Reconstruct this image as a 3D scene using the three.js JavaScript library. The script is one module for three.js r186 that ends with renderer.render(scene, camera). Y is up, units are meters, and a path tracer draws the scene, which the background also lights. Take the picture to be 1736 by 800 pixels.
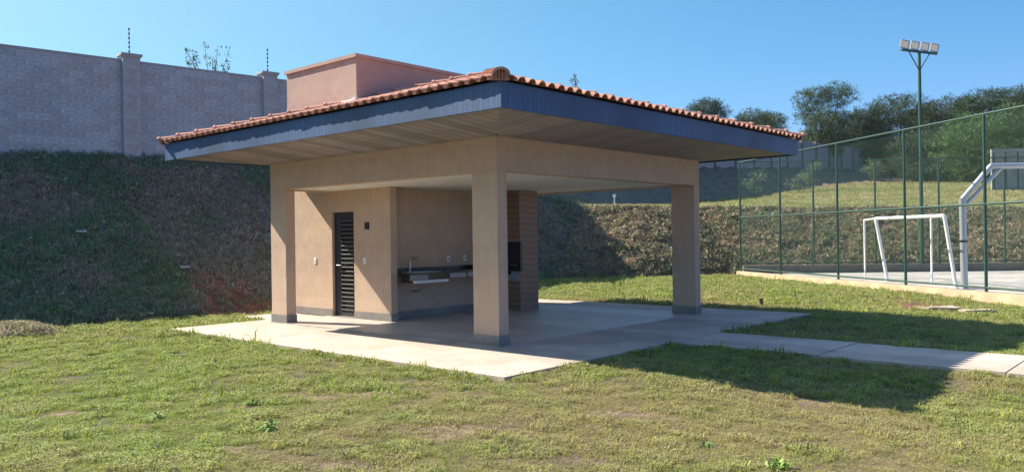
import * as THREE from 'three';
import { mergeGeometries } from 'three/addons/utils/BufferGeometryUtils.js';

// ---------------------------------------------------------------- camera, sky, sun, exposure
const scene = new THREE.Scene();
const camera = new THREE.PerspectiveCamera(32.66, 1024 / 471, 0.1, 1200);
camera.position.set(0, 1.536, 0);
camera.rotation.order = 'YXZ';
camera.rotation.set(0.0007, 0, -0.014);
const renderer = new THREE.WebGLRenderer({ antialias: true });
renderer.toneMapping = THREE.LinearToneMapping;
renderer.toneMappingExposure = 2.35;
renderer.shadowMap.enabled = true;
const SUN = new THREE.Vector3(-1.072, 1, -0.497).normalize();
const sun = new THREE.DirectionalLight(new THREE.Color(1.0, 0.91, 0.77), 5.0);
sun.target.position.set(0, 0, -14);
sun.position.copy(SUN).multiplyScalar(90).add(sun.target.position);
sun.castShadow = true;
sun.shadow.mapSize.set(4096, 4096);
Object.assign(sun.shadow.camera, { left: -60, right: 60, top: 60, bottom: -60, near: 1, far: 250 });
scene.add(sun, sun.target);
{ // clear morning sky: pale near the horizon and towards the sun, deeper blue overhead
  const w = 512, h = 256, d = new Float32Array(w * h * 4), v = new THREE.Vector3();
  for (let j = 0; j < h; j++) for (let i = 0; i < w; i++) {
    const th = ((j + 0.5) / h - 0.5) * Math.PI, ph = ((i + 0.5) / w - 0.5) * 2 * Math.PI;
    v.set(Math.cos(th) * Math.cos(ph), Math.sin(th), Math.cos(th) * Math.sin(ph));
    const el = Math.max(th, 0) * 180 / Math.PI, a = Math.exp(-el / 12), b = Math.exp(-el / 6);
    const ang = Math.acos(Math.min(1, v.dot(SUN))) * 180 / Math.PI, g = Math.exp(-ang / 40);
    const k = (j * w + i) * 4;
    d[k] = 0.015 + 0.28 * b + 0.62 * g * Math.sqrt(g);
    d[k + 1] = 0.01 + 0.315 * a + 0.63 * g;
    d[k + 2] = 0.19 + 0.36 * a + 0.45 * g;
    d[k + 3] = 1;
  }
  const t = new THREE.DataTexture(d, w, h, THREE.RGBAFormat, THREE.FloatType);
  t.mapping = THREE.EquirectangularReflectionMapping; t.magFilter = t.minFilter = THREE.LinearFilter; t.needsUpdate = true;
  scene.background = t; scene.environment = t;
}

scene.fog = new THREE.FogExp2(new THREE.Color(0.80, 0.88, 1.0), 0.00012);

// ---------------------------------------------------------------- helpers
const YAW = 0.841, CU = -7.612, CV = -8.2114, SY = Math.sin(YAW), CY = Math.cos(YAW);
// site axes: u runs along the pavilion's front to the left, v along its right side to the back; X / F are metres right of / ahead of the viewpoint
const toXF = (u, v) => [-(u - CU) * SY + (v - CV) * CY, (u - CU) * CY + (v - CV) * SY];
const toUV = (X, F) => [CU - X * SY + F * CY, CV + X * CY + F * SY];
const W = (u, y, v) => { const [X, F] = toXF(u, v); return new THREE.Vector3(X, y, -F); };
const P3 = (X, y, F) => new THREE.Vector3(X, y, -F);
function rng(s) { return () => { s |= 0; s = s + 0x6D2B79F5 | 0; let t = Math.imul(s ^ s >>> 15, 1 | s); t = t + Math.imul(t ^ t >>> 7, 61 | t) ^ t; return ((t ^ t >>> 14) >>> 0) / 4294967296; }; }
const hash = (x, y) => { let h = Math.imul(x, 374761393) + Math.imul(y, 668265263) | 0; h = Math.imul(h ^ h >>> 13, 1274126177); return ((h ^ h >>> 16) >>> 0) / 4294967296; };
const sm = (a, b, x) => { const t = Math.min(1, Math.max(0, (x - a) / (b - a))); return t * t * (3 - 2 * t); };
const lerp = (a, b, t) => a + (b - a) * t;
function noise(x, y, per = 0) {
  const i = Math.floor(x), j = Math.floor(y), f = x - i, g = y - j, s = f * f * (3 - 2 * f), t = g * g * (3 - 2 * g);
  const m = per ? (n) => ((n % per) + per) % per : (n) => n;
  return lerp(lerp(hash(m(i), m(j)), hash(m(i + 1), m(j)), s), lerp(hash(m(i), m(j + 1)), hash(m(i + 1), m(j + 1)), s), t);
}
function fbm(x, y, o = 4, per = 0) { let a = 0.5, r = 0, n = 0; for (let k = 0; k < o; k++) { r += a * noise(x + k * 7.3 * (per ? 0 : 1), y, per); n += a; a *= 0.5; x *= 2; y *= 2; per *= 2; } return r / n; }
const pl = (tab, x) => { if (x <= tab[0][0]) return tab[0][1]; for (let i = 1; i < tab.length; i++) if (x <= tab[i][0]) return lerp(tab[i - 1][1], tab[i][1], (x - tab[i - 1][0]) / (tab[i][0] - tab[i - 1][0])); return tab[tab.length - 1][1]; };
function tex(n, size, fn, srgb = true) {            // n x n pixels covering size metres; fn(x, y in 0..1) -> [r, g, b] in 0..1
  const d = new Uint8Array(n * n * 4);
  for (let j = 0; j < n; j++) for (let i = 0; i < n; i++) { const c = fn(i / n, j / n), k = (j * n + i) * 4; for (let q = 0; q < 3; q++) d[k + q] = Math.max(0, Math.min(255, 255 * (c.length ? c[q] : c))); d[k + 3] = 255; }
  const t = new THREE.DataTexture(d, n, n); t.wrapS = t.wrapT = THREE.RepeatWrapping; t.magFilter = THREE.LinearFilter; t.minFilter = THREE.LinearMipmapLinearFilter; t.generateMipmaps = true;
  if (srgb) t.colorSpace = THREE.SRGBColorSpace; t.repeat.set(1 / size, 1 / size); t.needsUpdate = true; return t;
}
const std = (r, g, b, o = {}) => new THREE.MeshStandardMaterial({ color: new THREE.Color().setRGB(r, g, b), roughness: 0.85, ...o });
// box from min / max corners with uv in metres
function bx(x0, x1, y0, y1, z0, z1) {
  const g = new THREE.BoxGeometry(x1 - x0, y1 - y0, z1 - z0).translate((x0 + x1) / 2, (y0 + y1) / 2, (z0 + z1) / 2);
  return metreUV(g);
}
function metreUV(g) {
  const p = g.attributes.position, n = g.attributes.normal, uv = new Float32Array(p.count * 2);
  for (let i = 0; i < p.count; i++) {
    const ax = Math.abs(n.getX(i)), ay = Math.abs(n.getY(i)), az = Math.abs(n.getZ(i));
    if (ay > ax && ay > az) { uv[2 * i] = p.getX(i); uv[2 * i + 1] = p.getZ(i); }
    else if (ax > az) { uv[2 * i] = p.getZ(i); uv[2 * i + 1] = p.getY(i); }
    else { uv[2 * i] = p.getX(i); uv[2 * i + 1] = p.getY(i); }
  }
  g.setAttribute('uv', new THREE.BufferAttribute(uv, 2)); return g;
}
// solid from four plan corners (x, yBottom, z) and a thickness upward
function plank4(c, th) {
  const v = [...c.map(([x, y, z]) => [x, y, z]), ...c.map(([x, y, z]) => [x, y + th, z])];
  const q = [[0, 1, 2, 3], [7, 6, 5, 4], [0, 4, 5, 1], [1, 5, 6, 2], [2, 6, 7, 3], [3, 7, 4, 0]], pos = [];
  for (const [a, b, d, e] of q) for (const i of [a, b, d, a, d, e]) pos.push(...v[i]);
  const g = new THREE.BufferGeometry(); g.setAttribute('position', new THREE.Float32BufferAttribute(pos, 3)); g.computeVertexNormals(); return metreUV(g);
}
function tube(pts, r, seg = 10, r2 = r) {           // straight or polyline rod through points
  const gs = [];
  for (let i = 1; i < pts.length; i++) {
    const a = new THREE.Vector3(...(pts[i - 1].isVector3 ? pts[i - 1].toArray() : pts[i - 1])), b = new THREE.Vector3(...(pts[i].isVector3 ? pts[i].toArray() : pts[i]));
    const L = a.distanceTo(b), k0 = (i - 1) / (pts.length - 1), k1 = i / (pts.length - 1);
    const g = new THREE.CylinderGeometry(lerp(r, r2, k1), lerp(r, r2, k0), L, seg).translate(0, L / 2, 0);
    g.applyQuaternion(new THREE.Quaternion().setFromUnitVectors(new THREE.Vector3(0, 1, 0), b.clone().sub(a).normalize())).translate(a.x, a.y, a.z); gs.push(g);
    if (i < pts.length - 1) gs.push(new THREE.SphereGeometry(lerp(r, r2, k1), seg, 6).translate(b.x, b.y, b.z));
  }
  return gs.length > 1 ? mergeGeometries(gs.map((g) => g.toNonIndexed())) : gs[0];
}
function clipGeo(g, fns) { // keep the side where every fn(point) >= 0
  const src = g.index ? g.toNonIndexed() : g, a = src.attributes.position; let polys = [];
  for (let i = 0; i < a.count; i += 3) polys.push([0, 1, 2].map((k) => [a.getX(i + k), a.getY(i + k), a.getZ(i + k)]));
  for (const fn of fns) polys = polys.map((p) => { const out = []; for (let i = 0; i < p.length; i++) { const A = p[i], B = p[(i + 1) % p.length], x = fn(A), y = fn(B); if (x >= 0) out.push(A); if ((x >= 0) !== (y >= 0)) { const t = x / (x - y); out.push(A.map((c, k) => c + (B[k] - c) * t)); } } return out; }).filter((p) => p.length > 2);
  const pos = []; for (const p of polys) for (let i = 1; i < p.length - 1; i++) pos.push(...p[0], ...p[i], ...p[i + 1]); if (!pos.length) return null;
  const o = new THREE.BufferGeometry(); o.setAttribute('position', new THREE.Float32BufferAttribute(pos, 3)); o.computeVertexNormals(); return metreUV(o);
}
const mg = (gs) => mergeGeometries(gs.map((g) => (g.index ? g.toNonIndexed() : g)));
const used = {};
const numbered = (n) => { used[n] = (used[n] ?? -1) + 1; return used[n] ? `${n}_${String(used[n]).padStart(3, '0')}` : n; };
function part(parent, name, g, m) { const o = new THREE.Mesh(g, m); o.name = name; o.castShadow = o.receiveShadow = true; parent.add(o); return o; }
function group(parent, name) { const o = new THREE.Group(); o.name = name; parent.add(o); return o; }
function thing(name, label, category, pos, turn = 0, grp) {
  const o = new THREE.Group(); o.name = numbered(name); scene.add(o); if (pos) o.position.copy(pos); o.rotation.y = turn;
  o.userData = { label, category }; if (grp) o.userData.group = grp; return o;
}
function solo(name, g, m, label, category, pos, turn = 0, grp) {
  const o = part(scene, numbered(name), g, m); if (pos) o.position.copy(pos); o.rotation.y = turn; o.userData = { label, category }; if (grp) o.userData.group = grp; return o;
}
function structure(name, g, m) { const o = g ? part(scene, numbered(name), g, m) : group(scene, numbered(name)); o.userData.kind = 'structure'; return o; }

// ---------------------------------------------------------------- materials
const tPlaster = tex(512, 1.4, (x, y) => { const v = 0.90 + 0.10 * fbm(x * 6, y * 6, 4, 6) - 0.05 * Math.pow(fbm(x * 40, y * 10, 2, 10), 2); return [v, v * (0.985 + 0.015 * fbm(x * 4, y * 4, 2, 4)), v * 0.985]; });
const tScratch = tex(512, 0.5, (x, y) => { const n = fbm(x * 96, y * 16, 3, 16), m = fbm(x * 24, y * 24, 3, 24); return 0.6 * sm(0.3, 0.75, n) + 0.4 * m; }, false);
const tConcrete = tex(512, 2.3, (x, y) => { const a = fbm(x * 5, y * 5, 5, 5), b = fbm(x * 60, y * 60, 2, 60), v = 0.78 + 0.26 * a - 0.08 * b; return [v, v * 0.99, v * 0.97]; });
const tBlock = tex(256, 0.7, (x, y) => { const a = fbm(x * 8, y * 8, 4, 8), b = hash((x * 256) | 0, (y * 256) | 0), v = 0.83 + 0.15 * a + 0.05 * b; return [v, v, v]; });
const tGrain = tex(512, 1.2, (x, y) => { const w = fbm(x * 4, y * 40, 4, 4), l = fbm(x * 3, y * 120, 2, 3), v = 0.66 + 0.34 * w - 0.16 * l; return [v, v * 0.97, v * 0.94]; });
const tGrainZ = tex(512, 1.2, (x, y) => { const w = fbm(x * 40, y * 4, 4, 4), l = fbm(x * 120, y * 3, 2, 3), v = 0.66 + 0.34 * w - 0.16 * l; return [v, v * 0.97, v * 0.94]; });
const tFine = tex(256, 0.3, (x, y) => fbm(x * 24, y * 24, 3, 24), false);
const tStreak = tex(512, 4.0, (x, y) => { const s = Math.pow(fbm(x * 70, y * 3, 3, 3), 3) * 1.3 * sm(0.38, 0.62, fbm(x * 5 + 3, 0.5, 2, 5)), a = fbm(x * 9, y * 9, 4, 9); const v = 0.70 + 0.16 * a + 1.0 * s; return [v, v, v]; });
const tSoil = tex(512, 1.7, (x, y) => { const a = fbm(x * 9, y * 9, 5, 9), b = fbm(x * 70, y * 70, 2, 70), v = 0.55 + 0.5 * a + 0.25 * (b - 0.5); return [v, v, v]; });
const tTile = tex(256, 0.5, (x, y) => { const a = fbm(x * 6, y * 6, 4, 6), b = fbm(x * 50, y * 50, 2, 50), v = 0.72 + 0.3 * a - 0.1 * b; return [v, v * (0.95 + 0.08 * a), v * (0.92 + 0.12 * a)]; });
const tGranite = tex(256, 0.4, (x, y) => { const h = hash((x * 256) | 0, (y * 256) | 0); const v = h > 0.93 ? 0.9 : 0.35 + 0.3 * h; return [v, v, v]; });
const M = {
  wall: std(0.63, 0.465, 0.345, { map: tPlaster, bumpMap: tScratch, bumpScale: 0.0055, roughness: 0.95 }),
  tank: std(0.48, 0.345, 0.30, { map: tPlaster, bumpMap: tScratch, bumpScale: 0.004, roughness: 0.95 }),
  base: std(0.33, 0.31, 0.30, { map: tConcrete, roughness: 0.6 }),
  ceil: std(0.88, 0.86, 0.83, { map: tPlaster, roughness: 0.95 }),
  fascia: std(0.055, 0.12, 0.255, { map: tStreak, roughness: 0.55 }),
  slab: std(0.645, 0.55, 0.475, { map: tConcrete, bumpMap: tFine, bumpScale: 0.0012, roughness: 0.8 }),
  floor: std(0.66, 0.60, 0.55, { map: tConcrete, roughness: 0.42 }),
  door: std(0.03, 0.034, 0.045, { roughness: 0.45 }), slat: std(0.055, 0.06, 0.07, { roughness: 0.6 }),
  black: std(0.012, 0.012, 0.014, { roughness: 0.4 }), glass: std(0.02, 0.022, 0.026, { roughness: 0.08 }),
  white: std(0.78, 0.77, 0.74, { roughness: 0.5 }), steel: std(0.55, 0.56, 0.58, { metalness: 1, roughness: 0.28 }),
  granite: std(0.045, 0.045, 0.055, { map: tGranite, roughness: 0.22 }), graniteLight: std(0.42, 0.41, 0.41, { map: tConcrete, roughness: 0.5 }),
  mortar: std(0.35, 0.38, 0.41, { map: tBlock }), green: std(0.018, 0.060, 0.044, { roughness: 0.45 }), goal: std(0.80, 0.80, 0.78, { roughness: 0.45 }),
  galv: std(0.42, 0.44, 0.47, { roughness: 0.42, metalness: 0.55 }), lampGlass: std(0.75, 0.72, 0.62, { roughness: 0.25 }),
  curb: std(0.72, 0.56, 0.38, { map: tConcrete }), court: std(0.52, 0.50, 0.47, { map: tConcrete, roughness: 0.8 }), lowWall: std(0.22, 0.19, 0.165, { map: tConcrete }),
  panel: std(0.36, 0.36, 0.37, { map: tConcrete, roughness: 0.7 }), wire: std(0.05, 0.11, 0.085, { roughness: 0.5 }), bark: std(0.13, 0.10, 0.075, { map: tSoil, roughness: 1 }),
  farWall: std(0.36, 0.36, 0.37, { map: tBlock }),
  stone: std(0.62, 0.52, 0.42, { map: tConcrete }), wood: std(0.30, 0.21, 0.14, { map: tGrain }),
};
const rv = rng(5);
const variants = (n, r, g, b, spread, o) => Array.from({ length: n }, () => { const k = 1 + (rv() - 0.5) * spread, t = 1 + (rv() - 0.5) * spread * 0.25; return std(r * k * t, g * k, b * k / t, o); });
const soffitM = variants(5, 0.47, 0.44, 0.50, 0.5, { map: tGrainZ, roughness: 0.6 });
const soffitMx = variants(5, 0.47, 0.44, 0.50, 0.5, { map: tGrain, roughness: 0.6 });
const tileM = variants(6, 0.66, 0.32, 0.225, 0.34, { map: tTile, roughness: 0.85 });
const plankM = variants(6, 0.44, 0.30, 0.225, 0.16, { map: tGrain, roughness: 0.55 });
const blockM = variants(7, 0.41, 0.445, 0.48, 0.24, { map: tBlock, bumpMap: tFine, bumpScale: 0.004, roughness: 0.95 });

// ---------------------------------------------------------------- terrain
const wallLine = [[-14, 17.15], [6.5, 14.7], [13, 17.5], [35, 24], [58, 29.3], [140, 30.5]];          // v -> u of the boundary wall
const wallBase = [[-14, 3.75], [-1.6, 3.86], [3, 4.03], [13, 4.2], [35, 5.8], [58, 7.8], [86, 9.3], [104, 10.0], [140, 9.5]];
const footLine = [[-14, 9.1], [-3, 8.85], [0, 8.5], [4, 8.3], [8, 8.9], [12, 10.0], [15, 11.2], [35, 18.5], [58, 23.6], [140, 24.6]];
const inSlab = (u, v) => (u > -1.69 && u < 6.36 && v > -1.75 && v < 6.93) || (u >= 6.3 && u < 7.33 && v > 0.2 && v < 6.93);
const inPath = (u, v) => u <= -1.6 && u > -16 && v > 1.84 && v < 3.32;
const COURT = { c: [8.74, 30.75], d: [0.19, -0.982], e: [0.998, -0.055] };   // fence corner, direction of the near fence, direction of the back wall
const frontX = (F) => COURT.c[0] + (COURT.c[1] - F) * 0.1935;
const backF = (X) => COURT.c[1] - (X - COURT.c[0]) * 0.055;
const inCourt = (X, F) => X > frontX(F) - 0.12 && F < backF(X) + 0.2;
function baseH(X, F, u, v) {
  const nearPath = u < -1.5 ? sm(1.3, 0.1, Math.max(1.85 - v, v - 3.31)) : 0;
  const lawn = -0.04 - 0.105 * sm(-1.8, -5.2, u) * (1 - 0.9 * nearPath) - 0.055 * sm(6.6, 9, v) + 0.02 * (fbm(X * 0.7, F * 0.7, 3) - 0.5);
  const foot = 30.0 + 0.16 * Math.min(Math.max(X, -2), 8.2) + 0.35 * (noise(X * 0.6, 3.3) - 0.5), t = (F - foot) / 3.1;
  if (t <= 0) return lawn;
  const top = 2.78 - 0.016 * Math.min(X, 20), slope = Math.min(0.08, Math.max(0.03, 0.046 + 0.0016 * (X - 11)));
  if (t < 1) return lerp(lawn, top, Math.pow(t, 0.85) - 0.05 * Math.sin(t * Math.PI) * (fbm(X * 0.9, F, 2) - 0.3));
  return top + Math.min(7.2, (F - foot - 3.1) * slope) + 5.5 * sm(112, 136, F) * sm(18, 34, X);
}
function ground(X, F) {
  const [u, v] = toUV(X, F); let h = baseH(X, F, u, v);
  const uf = pl(footLine, v) + 0.5 * (noise(v * 0.5, 8.1) - 0.5);
  if (u > uf && F > 4) {
    const uw = pl(wallLine, v), hb = Math.max(h, pl(wallBase, v)), t = (u - uf) / (uw - uf);
    const s = t < 1 ? (0.9 * t + 0.1 * t * t) + 0.0 : 1;
    h = lerp(h, hb, Math.min(1, s)) + (t < 1 ? 0.22 * (fbm(u * 0.55, v * 0.55, 4) - 0.5) * Math.min(1, 4 * t) * Math.min(1, 5 * (1 - t)) : 0);
  }
  if (inCourt(X, F)) h = Math.min(h, -0.06);
  return h;
}
// zones: 0 lawn, 1 shaded embankment, 2 planted bank, 3 terrace
function zone(X, F) {
  const [u, v] = toUV(X, F), uf = pl(footLine, v) + 0.5 * (noise(v * 0.5, 8.1) - 0.5);
  if (u > uf && F > 4) return 1;
  const foot = 30.0 + 0.16 * Math.min(Math.max(X, -2), 8.2) + 0.35 * (noise(X * 0.6, 3.3) - 0.5);
  return F < foot ? 0 : F < foot + 3.15 ? 2 : 3;
}
const dry = (X, F) => { // how straw-coloured the turf is (0 lush .. 1 dry)
  const [u] = toUV(X, F); let d = (fbm(X * 0.42 + 11, F * 0.42, 4) - 0.5) * 1.5 + (fbm(X * 2.1, F * 2.1 + 5, 3) - 0.5) * 1.5 + 0.34;
  d += 0.16 * sm(9.0, 6.2, F) + 0.26 * sm(11.5, 7.0, F) * sm(-5.5, -1.0, X) - 0.22 * sm(-1.0, -6, X) * sm(6.5, 10, F) - 0.10 * sm(1.5, 4, X) * sm(9, 6, F);
  return Math.min(1, Math.max(0, d));
};
const BARE = [[-4.15, 7.35, 0.42, 0.2], [-2.6, 7.55, 0.45, 0.16], [-3.25, 6.85, 0.22, 0.12], [-1.5, 8.1, 0.55, 0.2], [0.4, 5.9, 0.45, 0.16], [-0.6, 6.7, 0.5, 0.2], [2.2, 6.4, 0.4, 0.15], [-1.1, 5.7, 0.4, 0.16], [1.0, 7.3, 0.45, 0.18], [-2.2, 6.1, 0.3, 0.14], [3.0, 7.9, 0.5, 0.2], [-0.2, 8.6, 0.5, 0.16]];
const bareAt = (X, F) => { let b = 0; for (const [x, f, a, c] of BARE) { const q = Math.hypot((X - x) / a, (F - f) / c); if (q < 1.8) b = Math.max(b, sm(1.35, 0.35, q + 1.1 * (fbm(X * 5, F * 5, 3) - 0.5))); } return b; };
const redSoil = (X, F) => { // bare reddish earth: left of the near-left column, by the court kerb, thin spots in the bank
  const [u, v] = toUV(X, F);
  const a = Math.hypot((u - 8.9) / 1.5, (v - 1.1) / 1.1), b = Math.hypot((X - 9.0) / 0.9, (F - 17.6) / 0.8);
  return Math.max(sm(1.25, 0.4, a + 0.7 * (fbm(X * 2, F * 2, 3) - 0.5)), sm(1.2, 0.3, b + 0.8 * (fbm(X * 3, F * 3, 3) - 0.5)));
};
{
  const xs = [], fs = [];
  for (let x = -28; x < 30; x += 0.16) xs.push(x);
  for (let f = 3; f < 38; f += 0.14) fs.push(f);
  for (let s = 0.3, x = 30; x < 420; x += s, s *= 1.09) xs.push(x);
  for (let s = 0.3, x = -28; x > -420; x -= s, s *= 1.12) xs.unshift(x);
  for (let s = 0.2, f = 38; f < 500; f += s, s *= 1.05) fs.push(f);
  for (let s = 0.3, f = 3; f > -200; f -= s, s *= 1.25) fs.unshift(f);
  const nx = xs.length, nf = fs.length, pos = new Float32Array(nx * nf * 3), col = new Float32Array(nx * nf * 3), uv = new Float32Array(nx * nf * 2), idx = [];
  for (let j = 0; j < nf; j++) for (let i = 0; i < nx; i++) {
    const X = xs[i], F = fs[j], k = j * nx + i, z = zone(X, F); let h = ground(X, F);
    const [u, v] = toUV(X, F); if (inSlab(u, v) || inPath(u, v)) h = Math.min(h, -0.09);
    pos.set([X, h, -F], k * 3); uv.set([X, F], k * 2);
    const n = fbm(X * 1.3, F * 1.3, 4), n2 = fbm(X * 0.35 + 4, F * 0.35, 3), r = redSoil(X, F), d = dry(X, F);
    let c;
    if (z === 0) { c = [lerp(0.10, 0.20, d), lerp(0.10, 0.15, d), lerp(0.035, 0.08, d)]; const b = F < 10 ? bareAt(X, F) : 0; c = [lerp(c[0], 0.24, b), lerp(c[1], 0.17, b), lerp(c[2], 0.105, b)]; }
    else if (z === 1) c = [0.19 + 0.08 * n, 0.17 + 0.07 * n2, 0.125 + 0.03 * n];
    else if (z === 2) { const q = sm(0.45, 0.75, n2 + 0.4 * (n - 0.5)); c = [lerp(0.22, 0.42, q), lerp(0.16, 0.21, q), lerp(0.11, 0.125, q)]; }
    else { const q = sm(0.4, 0.7, n2), s = sm(68, 78, F + 8 * (n - 0.5)) * sm(16, 26, X); c = [lerp(lerp(0.24, 0.33, q), 0.30, s), lerp(lerp(0.25, 0.265, q), 0.19, s), lerp(lerp(0.07, 0.11, q), 0.13, s)]; }
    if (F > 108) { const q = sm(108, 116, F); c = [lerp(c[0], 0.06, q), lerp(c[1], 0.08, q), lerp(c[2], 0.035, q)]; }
    c = [lerp(c[0], 0.30, r), lerp(c[1], 0.125, r), lerp(c[2], 0.07, r)];
    col.set(c, k * 3);
  }
  for (let j = 0; j < nf - 1; j++) for (let i = 0; i < nx - 1; i++) { const a = j * nx + i, b = a + 1, c = a + nx, e = c + 1; idx.push(a, b, c, b, e, c); }
  const g = new THREE.BufferGeometry();
  g.setAttribute('position', new THREE.BufferAttribute(pos, 3)); g.setAttribute('color', new THREE.BufferAttribute(col, 3)); g.setAttribute('uv', new THREE.BufferAttribute(uv, 2)); g.setIndex(idx); g.computeVertexNormals();
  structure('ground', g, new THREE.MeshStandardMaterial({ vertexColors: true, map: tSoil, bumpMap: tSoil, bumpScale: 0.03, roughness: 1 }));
}

// ---------------------------------------------------------------- paving: apron, path, court
const TURN = Math.PI / 2 + YAW, ORI = W(0, 0, 0);
{
  const s = structure('patio_slab'); s.position.copy(ORI); s.rotation.y = TURN; const g = 0.004;
  const panels = [[-1.67, -0.03, -1.73, 1.86], [-1.67, -0.03, 1.86, 4.4], [-1.67, -0.03, 4.4, 6.91], [-0.03, 3.1, -1.73, -0.03], [3.1, 6.34, -1.73, -0.03], [-0.03, 3.1, 5.74, 6.91], [3.1, 7.31, 5.74, 6.91], [5.82, 7.31, 0.22, 5.74], [5.82, 6.34, -0.03, 0.22]];
  for (const [a, b, c, d] of panels) part(s, 'concrete_panel', bx(a + g, b - g, -0.16, 0, c + g, d - g), M.slab);
  part(s, 'tiled_floor', bx(-0.03, 5.82, -0.16, 0.012, -0.03, 5.74), M.floor);
  const p = structure('path'); p.position.copy(ORI); p.rotation.y = TURN;
  for (let i = 0; i < 7; i++) { const a = -1.674 - i * 2.05; part(p, 'paving_slab', bx(a - 2.05 + g, a - g, -0.25, -0.008 * i, 1.85, 3.31), M.slab); }
}
const courtTurn = Math.atan2(0.982, 0.19);
{
  const pts = [[8.8, 30.6], [11.35, 17.4], [13.6, 5.6], [60, 3], [60, 27.6]].map(([X, F]) => [X, -F]);
  const sh = new THREE.Shape(pts.map(([x, z]) => new THREE.Vector2(x, -z)));
  const g = new THREE.ExtrudeGeometry(sh, { depth: 0.1, bevelEnabled: false }).rotateX(-Math.PI / 2).translate(0, -0.1, 0);
  structure('sports_court', metreUV(g), M.court);
}

// ---------------------------------------------------------------- pavilion
const PV = thing('pavilion', 'beige barbecue pavilion with tiled hip roof on square columns', 'pavilion', ORI, TURN);
const U = 5.7875, V = 5.7102, WU = 0.49, WV = 0.20, HB = 2.46, HS = 2.95, EAVE = 3.05, FT = 3.335;
const E0 = -1.35, E1 = 7.12, G0 = -1.37, G1 = 7.16;    // roof edges in u and v
for (const [a, c] of [[0, 0], [U - WU, 0], [0, V - WV], [U - WU, V - WV]]) {
  const col = part(PV, 'column', bx(a, a + WU, 0.012, HB - 0.003, c, c + WV), M.wall);
  part(col, 'baseboard', bx(a - 0.012, a + WU + 0.012, 0.0125, 0.155, c - 0.012, c + WV + 0.012), M.base);
}
part(PV, 'beam', bx(0, U, HB, HS, 0, WV), M.wall);
part(PV, 'beam', bx(0, U, HB, HS, V - WV, V), M.wall);
part(PV, 'beam', bx(0, 0.2, HB, HS, WV, V - WV), M.wall);
part(PV, 'beam', bx(U - 0.2, U, HB, HS, WV, 1.25), M.wall);
part(PV, 'ceiling', bx(0.2, U - 0.2, HB + 0.02, HB + 0.10, WV, V - WV), M.ceil);
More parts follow.
